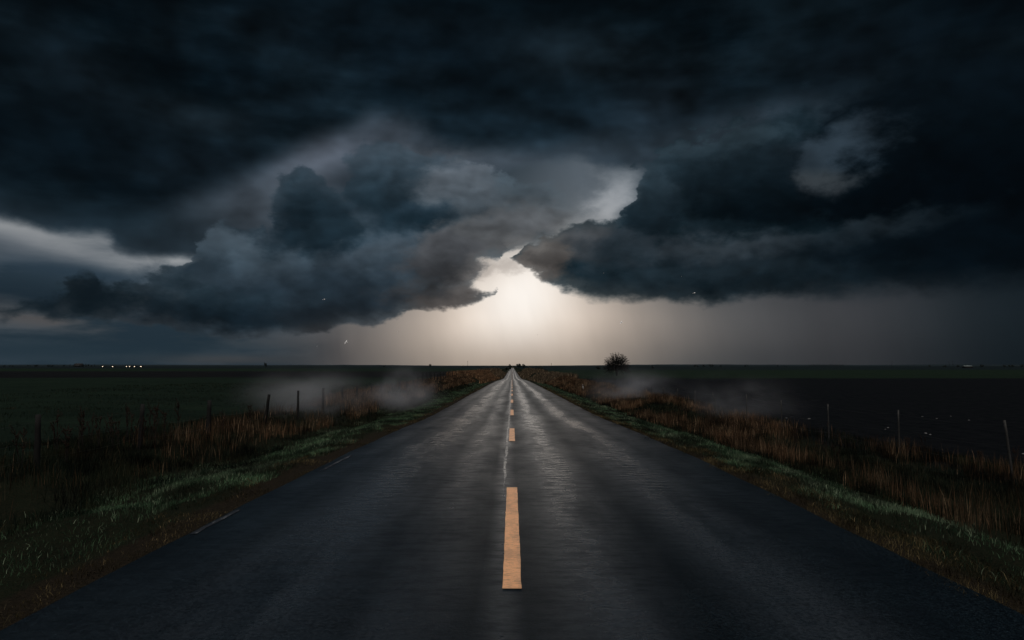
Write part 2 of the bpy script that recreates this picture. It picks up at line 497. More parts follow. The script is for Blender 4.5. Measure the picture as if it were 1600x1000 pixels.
# ------------------------------------------------------------------ lie of the land
RY = np.array([-200, 9, 14, 19, 25, 35, 49, 75, 100, 136, 190, 250, 300, 900, 1500, 2500, 40000.])
RZ = np.array([0, 0, -.05, -.16, -.31, -.42, -.53, -.76, -1.0, -1.38, -2.25, -3.0, -3.1, -3.0, -2.6, -1.0, -1.0])
_ys = np.concatenate([np.arange(-200, 2600, 1.), [40000.]])
_zs = np.interp(_ys, RY, RZ)
_k = np.hanning(9); _k /= _k.sum()
_zz = np.convolve(np.pad(_zs[:-1], 4, mode='edge'), _k, mode='valid'); _zs[:-1] = _zz
def road_z(y): return np.interp(y, _ys, _zs)
def field_z(y, x=1.0): return np.interp(y, [-200, 60, 300, 1500, 40000], [-.32, -.32, -.9, -1.0, -1.0]) + (np.asarray(x) < 0) * .36 * (1 - sm(y, 60, 400))
def ground_z(x, y):
    x = np.asarray(x, float); y = np.asarray(y, float)
    a = np.abs(x)
    zr = road_z(y)
    cross = np.interp(a, [0, 3.25, 3.5, 4.6, 5.6, 6.6, 7.6, 9, 20], [-.03, -.03, -.03, -.12, -.36, -.46, -.34, -.30, -.30])
    lf_ = np.interp(a, [0, 3.25, 3.5, 4.6, 5.4, 6.1, 6.9, 7.6, 20], [-.03, -.03, -.03, -.10, -.24, -.22, -.02, .03, .04])
    cross = np.where(x < 0, lf_ * (1 - sm(y, 60, 150)) + cross * sm(y, 60, 150), cross)
    z = zr + cross
    t = sm(a, 7.2, 15); t = t + (sm(a, 4.6, 8.0) - t) * sm(y, 14, 40)
    z = z * (1 - t) + field_z(y, x) * t
    k = sm(a, 3.3, 3.9) * (1 - sm(y, 150, 400))
    z = z + k * ((fbm(x * 1.3, y * .8, 3, 3) - .5) * .16 + (fbm(x * .3, y * .2, 9, 2) - .5) * .15)
    return z

def grid(xs, ys, zf):
    X, Y = np.meshgrid(xs, ys)
    Z = zf(X, Y)
    V = np.stack([X, Y, Z], -1).reshape(-1, 3)
    nx, ny = len(xs), len(ys)
    i = np.arange(nx * ny).reshape(ny, nx)
    FC = np.stack([i[:-1, :-1], i[:-1, 1:], i[1:, 1:], i[1:, :-1]], -1).reshape(-1, 4)
    return V, FC

# ------------------------------------------------------------------ materials
def mat(name):
    m = bpy.data.materials.new(name); m.use_nodes = True
    t = m.node_tree
    b = t.nodes['Principled BSDF']
    g = G(t); g.b = b
    g.pos = g.n('ShaderNodeNewGeometry').outputs['Position']
    return m, g
def simple(name, c, rough=.8, var=.35, scale=8.0, spec=.3, bmp=.3):
    m, g = mat(name)
    nz = g.noise(g.pos, scale, 4, .6)
    lo = tuple(v * (1 - var) for v in c); hi = tuple(v * (1 + var) for v in c)
    g.put(g.b.inputs['Base Color'], g.mix(g.lin(nz, .3, .7), lo, hi))
    g.b.inputs['Roughness'].default_value = rough
    g.b.inputs['Specular IOR Level'].default_value = spec
    if bmp: g.put(g.b.inputs['Normal'], g.bump(g.noise(g.pos, scale * 3, 3), bmp, .01))
    return m

# --- ground: verges, ditch, crop rows, ploughed soil and the far fields
m_ground, g = mat('ground')
x, y, z = g.xyz(g.pos)
ax = g.m('ABSOLUTE', x)
wob = g.noise(g.vmul(g.pos, (.012, .006, 0)), 1.0, 3)
wy = g.mad(g.sub(wob, .5), 18.0, y)
n1 = g.noise(g.vmul(g.pos, (1, .5, 1)), 3.0, 6, .62)
n2 = g.noise(g.pos, 28.0, 5, .65)
n3 = g.noise(g.vmul(g.pos, (.05, .35, 1)), 1.0, 5, .6)
verge = g.mix(g.lin(n1, .3, .7), (.005, .007, .004), (.011, .015, .008))
verge = g.mix(g.lin(n2, .45, .75), verge, (.020, .017, .010))
crop = g.mix(g.lin(n3, .3, .7), (.005, .010, .007), (.011, .020, .012))
crop = g.mix(g.mul(g.lin(n1, .4, .7), .6), crop, (.007, .012, .008))
soil = g.mix(g.lin(n1, .3, .7), (.002, .003, .004), (.007, .008, .009))
soil = g.mix(g.step(n2, .62, .74), soil, (.014, .015, .016))
brown = g.mix(g.lin(n3, .3, .7), (.004, .005, .006), (.008, .008, .008))
green2 = g.mix(g.lin(n3, .3, .7), (.006, .012, .008), (.010, .018, .010))
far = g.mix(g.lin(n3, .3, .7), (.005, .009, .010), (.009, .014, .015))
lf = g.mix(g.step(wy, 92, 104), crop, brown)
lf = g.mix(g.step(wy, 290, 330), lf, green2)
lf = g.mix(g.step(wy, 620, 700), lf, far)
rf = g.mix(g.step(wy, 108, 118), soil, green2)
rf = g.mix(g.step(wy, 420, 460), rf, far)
fld = g.mix(g.step(x, -.5, .5), lf, rf)
c = g.mix(g.step(g.mad(g.sub(n1, .5), 2.0, ax), 7.6, 8.8), verge, fld)
c = g.mix(g.step(g.mad(g.sub(n1, .5), .5, ax), 3.75, 3.45), c, g.mix(g.lin(n2, .3, .7), (.008, .007, .005), (.026, .020, .013)))
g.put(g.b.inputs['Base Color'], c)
g.b.inputs['Roughness'].default_value = .85
g.b.inputs['Specular IOR Level'].default_value = .03
rows = g.m('SINE', g.mul(g.mad(g.sub(n1, .5), .35, x), 8.5))
isr = g.mul(g.step(x, 8.2, 9.0), g.step(y, 120, 100))
h = g.add(g.mul(n1, .12), g.add(g.mul(n2, .05), g.mul(g.mul(rows, isr), .03)))
g.put(g.b.inputs['Normal'], g.bump(h, 1.0, 1.0))

# --- wet asphalt
m_road, g = mat('wet_asphalt')
x, y, z = g.xyz(g.pos)
agg = g.noise(g.pos, 95.0, 3, .6)
mot = g.noise(g.vmul(g.pos, (1.0, .45, 1)), 1.3, 5, .6)
rip = g.noise(g.vmul(g.pos, (3.2, 8.5, 1)), 1.0, 6, .68)           # fine cross ripple of the surface dressing
drift = g.noise(g.vmul(g.pos, (.6, .07, 1)), 1.0, 3, .55)
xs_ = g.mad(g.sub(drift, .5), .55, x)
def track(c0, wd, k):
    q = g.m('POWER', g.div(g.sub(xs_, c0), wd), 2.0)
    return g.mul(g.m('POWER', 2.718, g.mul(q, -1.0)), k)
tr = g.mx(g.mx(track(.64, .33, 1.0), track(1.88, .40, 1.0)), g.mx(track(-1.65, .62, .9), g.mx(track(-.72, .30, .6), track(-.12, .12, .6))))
edge = g.mx(track(2.75, .35, .35), track(-2.6, .3, .5))
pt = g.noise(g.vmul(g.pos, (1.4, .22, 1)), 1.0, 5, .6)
wet = g.mul(g.mx(tr, edge), g.step(pt, .26, .56, .25, 1.0))
wet = g.mul(wet, g.step(rip, .36, .62, .25, 1.0))
cA = g.mix(g.step(agg, .42, .66), (.0006, .0018, .0030), (.0080, .0135, .0170))
cA = g.mix(g.mul(g.step(mot, .40, .62), .8), cA, (.0010, .0026, .0038))
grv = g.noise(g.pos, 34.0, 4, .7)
cA = g.mix(1.0, cA, g.comb(*[g.lin(grv, .32, .68, .25, 1.9)] * 3), 'MULTIPLY')
sheen = g.mul(tr, g.mul(g.step(pt, .30, .60, .2, 1.0), g.step(grv, .36, .62, .35, 1.0)))
cA = g.mix(g.mul(sheen, .85), cA, (.028, .033, .039))  # sky sheen along the wheel tracks, painted in as a paler base colour
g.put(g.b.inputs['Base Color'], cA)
rgh = g.lin(mot, .3, .7, .34, .46)
rgh = g.mix(wet, g.comb(rgh, rgh, rgh), (.17, .17, .17))
g.put(g.b.inputs['Roughness'], g.xyz(rgh)[0])
g.put(g.b.inputs['Specular IOR Level'], g.mad(wet, .9, .10))
hh = g.add(g.mul(agg, .0035), g.add(g.mul(grv, .0045), g.mul(rip, .0030)))
hh = g.add(hh, g.mul(mot, .004))
g.put(g.b.inputs['Normal'], g.bump(hh, .34, 1.0))

# --- worn orange centre paint
m_paint, g = mat('worn_orange_paint')
n = g.noise(g.vmul(g.pos, (3, 22, 1)), 3.0, 5, .7)
n_ = g.noise(g.pos, 80.0, 4, .6)
c = g.mix(g.lin(n_, .3, .7), (.80, .39, .175), (.92, .50, .255))
dirt = g.noise(g.vmul(g.pos, (2.5, .9, 1)), 3.0, 5, .65)
c = g.mix(g.mul(g.step(dirt, .42, .68), .55), c, (.34, .20, .12))
c = g.mix(g.mul(g.step(n, .54, .62), .8), c, (.22, .12, .06))
c = g.mix(g.mul(g.step(n_, .60, .66), .75), c, (.10, .06, .04))
g.put(g.b.inputs['Base Color'], c)
g.b.inputs['Roughness'].default_value = .38
g.b.inputs['Specular IOR Level'].default_value = .7
g.put(g.b.inputs['Normal'], g.bump(g.add(n_, n), .3, .004))

# --- faded white edge paint and pale seam, the wet glint put into its colour
m_edge, g = mat('faded_white_paint')
n = g.noise(g.vmul(g.pos, (6, 1.4, 1)), 2.0, 5, .7)
g.put(g.b.inputs['Base Color'], g.mix(g.step(n, .40, .50), (.07, .075, .08), (.006, .008, .010)))
g.b.inputs['Roughness'].default_value = .6
m_seam, g = mat('pale_seam')
n = g.noise(g.vmul(g.pos, (8, 6.0, 1)), 1.6, 5, .7)
g.put(g.b.inputs['Base Color'], g.mix(g.step(n, .40, .58), (.42, .40, .37), (.05, .05, .052)))
g.put(g.b.inputs['Roughness'], g.lin(n, .3, .7, .2, .5))
g.b.inputs['Specular IOR Level'].default_value = .8

def grass_mat(name, a, b, c2, k=.5):
    m, g = mat(name)
    at_ = g.n('ShaderNodeAttribute'); at_.attribute_name = 'tint'
    t = at_.outputs['Fac']
    nz = g.noise(g.vmul(g.pos, (1, .6, 1)), 1.1, 4, .6)
    cc = g.mix(g.step(nz, .38, .66), a, b)
    st_ = g.noise(g.pos, .55, 4, .6)
    cc = g.mix(g.mul(g.step(st_, .50, .64), .75), cc, tuple(v * .55 for v in c2))
    cc = g.mix(g.step(t, .84, 1.0), cc, c2)
    big = g.noise(g.vmul(g.pos, (.9, .45, 1)), 2.3, 3, .6)
    cc = g.mix(1.0, cc, g.comb(*[g.step(big, .36, .60, .16, 1.4)] * 3), 'MULTIPLY')
    cc = g.mix(1.0, cc, g.comb(*[g.lin(t, 0, 1, .6, 1.35)] * 3), 'MULTIPLY')
    g.put(g.b.inputs['Base Color'], cc)
    g.b.inputs['Roughness'].default_value = .6
    g.b.inputs['Specular IOR Level'].default_value = .08
    tr_ = g.n('ShaderNodeBsdfTranslucent'); g.put(tr_.inputs[0], cc)
    mx_ = g.n('ShaderNodeMixShader'); mx_.inputs[0].default_value = .35
    g.t.links.new(g.b.outputs[0], mx_.inputs[1]); g.t.links.new(tr_.outputs[0], mx_.inputs[2])
    g.t.links.new(mx_.outputs[0], g.t.nodes['Material Output'].inputs[0])
    return m
m_green = grass_mat('green_grass', (.008, .022, .012), (.088, .160, .085), (.17, .21, .14))
m_olive = grass_mat('olive_edge_grass', (.020, .018, .009), (.085, .066, .030), (.16, .12, .06))
m_dark = grass_mat('dark_ditch_grass', (.005, .010, .007), (.014, .019, .010), (.035, .027, .014))
m_orange = grass_mat('dry_orange_grass', (.032, .021, .013), (.155, .088, .048), (.26, .18, .11))
m_rust = grass_mat('glow_veiled_rust_grass', (.09, .055, .032), (.26, .14, .075), (.34, .22, .13))  # dry grass colour lightened to carry the glow veil over the far bank
m_bank = grass_mat('grey_brown_scrub', (.08, .062, .042), (.17, .125, .08), (.24, .18, .12))  # scrub colour raised to include the glow veiling the far banks
m_wood = simple('weathered_post_wood', (.008, .008, .008), .85, .4, 14, .2)
m_greyp = simple('pale_post', (.026, .026, .025), .7, .4, 20, .3)
m_wire = simple('rusty_wire', (.012, .011, .010), .5, .3, 10, .5, 0)
m_weed = simple('dead_weed_stalk', (.012, .010, .009), .85, .4, 20, .2, 0)
m_seed = simple('dead_seed_head', (.020, .012, .009), .9, .5, 30, .1, 0)
m_bark = simple('dark_bark', (.016, .016, .016), .9, .4, 6, .1, 0)
m_leaf = simple('dark_foliage', (.012, .018, .016), .8, .5, .8, .2, 0)
m_white = simple('white_paint', (.70, .70, .68), .6, .15, 10, .3, 0)
m_gull = simple('white_feathers', (.85, .85, .85), .7, .05, 10, .2, 0)
m_stone = simple('pale_stone', (.13, .13, .13), .8, .3, 14, .2)
m_roofm = simple('pale_metal_roof', (.20, .24, .24), .5, .2, 1, .4, 0)
m_wall = simple('dark_shed_wall', (.03, .03, .032), .8, .3, 1, .2, 0)
m_far = simple('far_land', (.010, .017, .020), .9, .3, .004, .1, 0)
def glow_mat(name, c, s):
    m, g = mat(name)
    g.b.inputs['Base Color'].default_value = (*c, 1)
    g.b.inputs['Emission Color'].default_value = (*c, 1)
    g.b.inputs['Emission Strength'].default_value = s
    return m
m_lit = glow_mat('lit_window', (1.0, .82, .62), .9)

# ================================================================== setting
def geo(a, b, n): return np.geomspace(a, b, n)
xp = np.concatenate([np.arange(0, 12, .2), geo(12, 60, 40)[0:], geo(65, 14000, 36)])
xs = np.concatenate([-xp[:0:-1], xp])
ys = np.concatenate([np.arange(-30, 0, 1.5), np.arange(0, 30, .2), geo(30, 120, 120), geo(122, 1500, 90), geo(1600, 14000, 14)])
V, FC = grid(xs, ys, ground_z)
tag(mesh_obj('ground', V, FC, m_ground, smooth=True), 'dark flat farmland with grassy verges and ditches', kind='structure')

# road, slightly crowned, following the dip beyond the crest
def left_edge(y): return -3.10 - .05 * (fbm(y * .6, y * 0, 21, 3) - .5) * 2
def right_edge(y): return 3.28 + .05 * (fbm(y * .7, y * 0, 33, 3) - .5) * 2
ry = np.concatenate([np.arange(-25, 0, 1.0), np.arange(0, 30, .2), geo(30, 250, 200), geo(253, 1500, 70)])
u = np.linspace(0, 1, 25)
Y, U = np.meshgrid(ry, u, indexing='ij')
X = left_edge(Y) * (1 - U) + right_edge(Y) * U
Zc = lambda x, y: road_z(y) + .03 - .03 * (np.abs(x) / 3.2) ** 2 * .9
Z = Zc(X, Y)
i = np.arange(X.size).reshape(X.shape)
FC = np.stack([i[:-1, :-1], i[:-1, 1:], i[1:, 1:], i[1:, :-1]], -1).reshape(-1, 4)
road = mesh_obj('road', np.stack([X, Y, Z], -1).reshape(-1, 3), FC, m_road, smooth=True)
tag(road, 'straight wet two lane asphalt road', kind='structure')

def ribbon(name, y0, y1, xc, wd, m, seed=0, jag=.004, dy=.08, wob_=0.0, lift=.005, widths=None):
    n = max(6, int((y1 - y0) / dy) + 1)
    yy = np.linspace(y0, y1, n)
    c = xc + wob_ * (fbm(yy * 1.1, yy * 0 + seed, 5, 4) - .5)
    w2 = wd / 2 * np.ones(n)
    if widths is not None: w2 = w2 * widths(yy)
    l = c - w2 + jag * (fbm(yy * 9, yy * 0 + seed + 3.3, 7, 3) - .5) * 2
    r = c + w2 + jag * (fbm(yy * 9, yy * 0 + seed + 9.1, 8, 3) - .5) * 2
    V = np.empty((n * 2, 3)); V[0::2, 0] = l; V[1::2, 0] = r
    V[0::2, 1] = yy; V[1::2, 1] = yy
    V[:, 2] = Zc(V[:, 0], V[:, 1]) + lift
    k = np.arange(n - 1) * 2
    return mesh_obj(name, V, np.stack([k, k + 1, k + 3, k + 2], -1), m, road)

for k in range(80):
    y0 = (4.93, 15.1, 26.4)[k] if k < 3 else 26.4 + 11.0 * (k - 2)
    ribbon('lane_dash', y0, y0 + 4.05, 0.0, .134, m_paint, k, .006, .08 if k < 6 else .5)
ribbon('road_seam', 8.2, 180, -.104, .040, m_seam, 3, .016, .04, .045, .0035,
       widths=lambda q: (.3 + 1.1 * fbm(q * 3.0, q * 0, 41, 4)) * (1 + np.maximum(q - 9, 0) / 28.0) * sm(q, 8.0, 10.5))
for a, b, xc in ((6.6, 7.7, -3.03), (10.7, 12.6, -2.93), (18.0, 19.4, -2.96)):
    ribbon('edge_line', a, b, xc, .055, m_edge, int(a * 3), .014, .06)

# low rise on the horizon
xs = np.linspace(-9000, 9000, 500)
hz = 6 + 14 * fbm(xs * .0011, xs * 0, 77, 3) + 4 * fbm(xs * .02, xs * 0, 78, 3)
hz = hz * (.35 + .65 * sm(np.abs(xs + 200), 300, 1800)) + 1
rows_ = []
for yy, k in ((6200, 0), (6600, .8), (7000, 1.0), (7600, .9), (8400, 0)):
    rows_.append(np.stack([xs, np.full_like(xs, yy), -1.6 + hz * k], -1))
V = np.concatenate(rows_); nx = len(xs)
i = np.arange(5 * nx).reshape(5, nx)
FC = np.stack([i[:-1, :-1], i[:-1, 1:], i[1:, 1:], i[1:, :-1]], -1).reshape(-1, 4)
tag(mesh_obj('distant_hills', V, FC, m_far, smooth=True), 'low dark rise along the horizon', kind='structure')

# ================================================================== grass
def blades(name, P, H, W, m, label, lean=.5, kind='stuff'):
    """P (n,2) base points -> one mesh of curved blades"""
    n = len(P)
    z = ground_z(P[:, 0], P[:, 1]) - .01
    th = rng.uniform(0, 2 * np.pi, n)
    ld = rng.uniform(0, 2 * np.pi, n); lm = rng.uniform(.1, 1, n) * lean * H
    cx, cy = np.cos(th) * W / 2, np.sin(th) * W / 2
    lx, ly = np.cos(ld) * lm, np.sin(ld) * lm
    V = np.empty((n, 5, 3), np.float32)
    V[:, 0] = np.stack([P[:, 0] - cx, P[:, 1] - cy, z], -1)
    V[:, 1] = np.stack([P[:, 0] + cx, P[:, 1] + cy, z], -1)
    V[:, 2] = np.stack([P[:, 0] + cx * .8 + lx * .35, P[:, 1] + cy * .8 + ly * .35, z + H * .58], -1)
    V[:, 3] = np.stack([P[:, 0] - cx * .8 + lx * .35, P[:, 1] - cy * .8 + ly * .35, z + H * .58], -1)
    V[:, 4] = np.stack([P[:, 0] + lx, P[:, 1] + ly, z + H * (1 - .25 * (lm / H) ** 2)], -1)
    b = np.arange(n) * 5
    loops = np.stack([b, b + 1, b + 2, b + 3, b + 3, b + 2, b + 4], -1).ravel().astype(np.int32)
    sizes = np.tile(np.array([4, 3], np.int32), n)
    tint = np.repeat(rng.random(n), 5)
    me = bpy.data.meshes.new(name)
    fill(me, V.reshape(-1, 3), loops, sizes, False, {'tint': tint})
    me.materials.append(m)
    o = bpy.data.objects.new(name, me); col.objects.link(o)
    return tag(o, label, kind=kind)

def scatter(side, x0, x1, zones, keep=None):
    """zones: (y0, y1, per square metre)"""
    out = []
    for y0, y1, d in zones:
        n = int((x1 - x0) * (y1 - y0) * d)
        p = np.stack([side * rng.uniform(x0, x1, n), rng.uniform(y0, y1, n)], -1)
        if keep is not None: p = p[keep(p[:, 0], p[:, 1])]
        out.append(p)
    return np.concatenate(out)
def wid(P, base): return np.maximum(base, P[:, 1] * .00042) * rng.uniform(.7, 1.3, len(P))

for side, nm in ((-1, 'left'), (1, 'right')):
    e0 = 3.12 if side < 0 else 3.27
    s_ = 0 if side < 0 else 50
    # short green turf
    P = scatter(side, e0 + .35, 5.9, [(2.0, 5, 160), (5, 8, 480), (8, 14, 1500), (14, 30, 620), (30, 62, 230), (62, 110, 60)],
                lambda x, y: (fbm(x * 1.6, y * .9, 11 + s_, 4) + .30 * (1 - np.abs(np.abs(x) - 4.5)) > .44 + .25 * rng.random(len(x))))
    hh = (.035 + .075 * fbm(P[:, 0] * 2.1, P[:, 1] * 1.4, 5 + s_, 3) ** 1.2) * rng.uniform(.5, 1.4, len(P)) * (.55 + .45 * sm(P[:, 1], 4, 8))
    blades('green_grass', P, hh, wid(P, .005), m_green, 'short green grass on the %s verge' % nm, .9)
    # dead fringe along the asphalt
    P = scatter(side, e0 - .22, e0 + .75, [(2.0, 14, 1500), (14, 30, 650), (30, 80, 200)],
                lambda x, y: (fbm(x * 3, y * 1.6, 61 + s_, 3) + (.16 if side > 0 else 0) > .42 + .22 * rng.random(len(x))) & (np.abs(x) > e0 + .04 - .34 * np.maximum(fbm(y * 2.2, x * 0, 3 + s_, 4) - .42, 0) * 2))
    hh = rng.uniform(.02, .075, len(P)) * (1.25 if side > 0 else .8)
    blades('dry_edge_grass', P, hh, wid(P, .004), m_olive, 'short dead grass along the %s edge of the asphalt' % nm, 1.1)
    # dark rank growth in the ditch
    P = scatter(side, 5.2, 9.6, [(2.5, 16, 760), (16, 40, 240), (40, 90, 60)],
                lambda x, y: fbm(x * .9, y * .6, 81 + s_, 4) > .28 + .2 * rng.random(len(x)))
    hh = (.06 + .22 * fbm(P[:, 0] * .9, P[:, 1] * .6, 15 + s_, 3)) * rng.uniform(.5, 1.3, len(P))
    blades('ditch_grass', P, hh, wid(P, .006), m_dark, 'dark rank grass in the %s ditch' % nm, .6)
    # tall dry orange grass near the fence
    a0, a1 = (5.9, 8.6) if side < 0 else (5.3, 9.0)
    P = scatter(side, a0, a1, [(6, 12.5, 90 if side < 0 else 340), (12.5, 18, 130 if side < 0 else 380), (18, 40, 190 if side < 0 else 260), (40, 112, 130)],
                lambda x, y: fbm(x * .7, y * .33, 101 + s_, 4) + .10 * sm(y, 12, 30) + .06 * sm(y, 40, 60) > .50 + .16 * rng.random(len(x)))
    hh = (.22 + .36 * fbm(P[:, 0] * .6, P[:, 1] * .35, 25 + s_, 3)) * rng.uniform(.5, 1.25, len(P))
    blades('dry_tall_grass', P, hh, wid(P, .0045), m_orange, 'tall rust coloured dead grass along the %s fence' % nm, .30)
    P = scatter(side, 4.2, 11, [(112, 330, 26 if side < 0 else 16)], lambda x, y: fbm(x * .25, y * .05, 171 + s_, 3) > (.34 if side < 0 else .46))
    hh = rng.uniform(.3, 1.0, len(P))
    blades('dry_bank_grass', P, hh, rng.uniform(.06, .16, len(P)), m_rust if side < 0 else m_bank, 'dead grass crowning the %s bank past the crest' % nm, .3)
    # banks beside the dip
    P = scatter(side, 3.5, 12, [(230, 420, 4)], lambda x, y: fbm(x * .2, y * .05, 131 + s_, 3) > .40)
    hh = rng.uniform(.4, 1.5, len(P))
    blades('bank_growth', P, hh, np.full(len(P), .35), m_bank, 'rusty dead growth on the far %s roadside bank' % nm, .3)
# young crop in the left field
P = np.concatenate([np.stack([-rng.uniform(8.2, 30, n), rng.uniform(a, b, n)], -1) for a, b, n in ((7, 25, 22000), (25, 60, 16000))])
P = P[fbm(P[:, 0] * .35, P[:, 1] * .6, 300, 4) > .44]
blades('field_grass', P, rng.uniform(.04, .13, len(P)), wid(P, .008), m_dark, 'low dark green growth in the left field', .8)

# ================================================================== fences
def make_fence(posts, r, m, label, wires):
    root = empty('wire_fence', (posts[0][0], posts[0][1], 0))
    tag(root, label, 'fence')
    tops = []
    for k, (x, y, top, lx, ly) in enumerate(posts):
        z0 = float(ground_z(x, y)) - .15
        mb = MB()
        rr = r * random.uniform(.85, 1.2)
        nseg = 6
        pts = [(x - posts[0][0] + lx * t, y - posts[0][1] + ly * t, z0 + (top - z0) * t) for t in np.linspace(0, 1, nseg)]
        pts = [(a + random.uniform(-.006, .006), b, c) for a, b, c in pts]
        mb.tube(pts, [rr * (1.12 - .2 * t) for t in np.linspace(0, 1, nseg)], 9)
        mb.build('fence_post', m, root, True)
        tops.append((pts, z0, top))
    for hfrac in wires:
        mb = MB(); path = []
        for j, (pts, z0, top) in enumerate(tops):
            q = Vector(pts[0]).lerp(Vector(pts[-1]), hfrac)
            if path:
                a = path[-1]
                for t in (.25, .5, .75):
                    s = a.lerp(q, t); s.z -= .05 * 4 * t * (1 - t); path.append(s)
            path.append(q)
        mb.tube(path, .0016, 4)
        mb.build('wire', m_wire, root)
    return root
def post_at(px, D, py):
    return ((px - 800.5) * D / F, D, 1.6 - (571.7 - py) * -D / F if False else 1.6 - (py - 571.7) * D / F)
L_ = []
for px, py, D, lx in ((67, 647, 10.6, 0), (228, 631, 13.6, .05), (330, 625, 16.5, 0), (423, 616, 20.7, .14), (468, 610, 23.4, 0), (507, 606, 26.5, .0),
                      (537, 603, 29.5, 0), (559.5, 601.5, 32.3, .02), (582, 600, 35.6, 0), (597, 598, 38.2, 0), (614, 597, 41.7, -.03), (626, 595.5, 44.5, 0), (637, 594.5, 47.5, 0), (647, 593.6, 50.6, 0)):
    X_, Y_, T_ = post_at(px, D, py)
    L_.append((X_ - lx * .9, Y_, T_, lx, random.uniform(-.04, .04)))
for k in range(12):
    y_ = 53.6 + 3 * k
    L_.append((-7.35 - .02 * k, y_, float(ground_z(-7.35, y_)) + 1.05, 0, 0))
L_.insert(0, (-7.2, 7.4, .82, 0, 0)); L_.insert(0, (-7.1, 4.2, .82, .04, 0))
make_fence(L_, .046, m_wood, 'dark wooden post and wire fence left of the road', (.9, .62, .36))
R_ = []
for px, py, D, lx in ((1566, 656, 11.9, -.09), (1399.5, 640, 15.2, 0), (1291, 631, 18.5, 0), (1219, 625, 21.7, 0), (1165, 616, 24.9, 0), (1112, 613, 28.4, -.28), (1085, 610, 31.9, 0),
                      (1058, 607, 35.2, 0), (1036, 604.6, 38.6, 0), (1018, 602.5, 41.9, 0)):
    X_, Y_, T_ = post_at(px, D, py)
    R_.append((X_ - lx, Y_, T_, lx, random.uniform(-.03, .03)))
for k in range(14):
    y_ = 45.2 + 3.3 * k
    R_.append((8.55, y_, float(ground_z(8.55, y_)) + 1.0, 0, 0))
R_.insert(0, (8.5, 8.4, .68, 0, 0)); R_.insert(0, (8.5, 5.0, .68, 0, 0))
make_fence(R_, .019, m_greyp, 'thin pale post and wire fence right of the road', (.93, .62, .34))

# ================================================================== dead weeds by the fences
def weed_proto(seed):
    rnd = random.Random(seed)
    root = empty('dead_weed', (0, 0, 0))
    st, hd = MB(), MB()
    H = rnd.uniform(.75, 1.0)
    for s in range(rnd.choice((2, 3))):
        a0 = rnd.uniform(0, 6.28); k = rnd.uniform(.02, .14)
        top = Vector((math.cos(a0) * k, math.sin(a0) * k, H * rnd.uniform(.75, 1)))
        main = [Vector((math.cos(a0) * .01, math.sin(a0) * .01, 0)).lerp(top, t) + Vector((rnd.uniform(-.008, .008), rnd.uniform(-.008, .008), 0)) for t in (0, .25, .5, .75, 1)]
        st.tube(main, [.008, .007, .006, .005, .003], 5)
        for b in range(7):
            t = rnd.uniform(.4, .98)
            p = main[0].lerp(main[-1], t); a = rnd.uniform(0, 6.28); l = rnd.uniform(.07, .2) * (1.2 - t * .5)
            q = p + Vector((math.cos(a) * l * .55, math.sin(a) * l * .55, l))
            st.tube([p, q], [.003, .002], 4)
            for c_ in range(6):
                u_ = rnd.uniform(.25, 1.0); o_ = p.lerp(q, u_)
                e = Vector((rnd.uniform(-1, 1), rnd.uniform(-1, 1), rnd.uniform(.2, 1.4))).normalized() * rnd.uniform(.015, .034)
                hd.tube([o_ - e * .5, o_, o_ + e * .5], [.002, rnd.uniform(.006, .012), .002], 5)
        for c_ in range(12):
            o_ = main[2].lerp(main[-1], rnd.random()); e = Vector((rnd.uniform(-.3, .3), rnd.uniform(-.3, .3), 1)) * .018
            hd.tube([o_ - e, o_, o_ + e], [.003, .011, .003], 5)
    st.build('stem', m_weed, root); hd.build('seed_heads', m_seed, root)  # second mesh holds the seed heads, no leaves
    return root
protos = [weed_proto(s) for s in (1, 2, 3)]
spots = []
for px, D in ((128, 12.2), (137, 12.6), (151, 13.4), (163, 12.8), (176, 13.9), (184, 13.0), (193, 13.5), (205, 14.2), (214, 13.4), (222, 12.7), (240, 14.6), (248, 14.0), (262, 14.8), (43, 10.2), (98, 11.6), (112, 11.0), (285, 15.8), (352, 17.2), (395, 19.0)):
    spots.append(((px - 800.5) * D / F, D, 'L'))
for px, D in ((1283, 15.5), (1300, 14.0), (1412, 14.4), (1440, 13.6), (1240, 17.0), (1525, 12.5), (1580, 12.2), (1190, 20.5)):
    spots.append(((px - 800.5) * D / F, D, 'R'))
for k, (x, y, sd) in enumerate(spots):
    src = protos[k % 3]
    o = src if k < 3 else copy_tree(src)
    s = random.uniform(.75, 1.1) * (1 if sd == 'L' else .7)
    o.location = (x, y, float(ground_z(x, y)) - .02); o.rotation_euler = (random.uniform(-.06, .06), random.uniform(-.08, .08), random.uniform(0, 6.28))
    o.scale = (s, s, s * random.uniform(.9, 1.1))
    if sd == 'L': tag(o, 'dark dead dock weed by the left fence', 'weed', 'dead weeds by the left fence')
    else: tag(o, 'dark dead weed stalk among dry grass by the right fence', 'weed', 'dead weeds by the right fence')

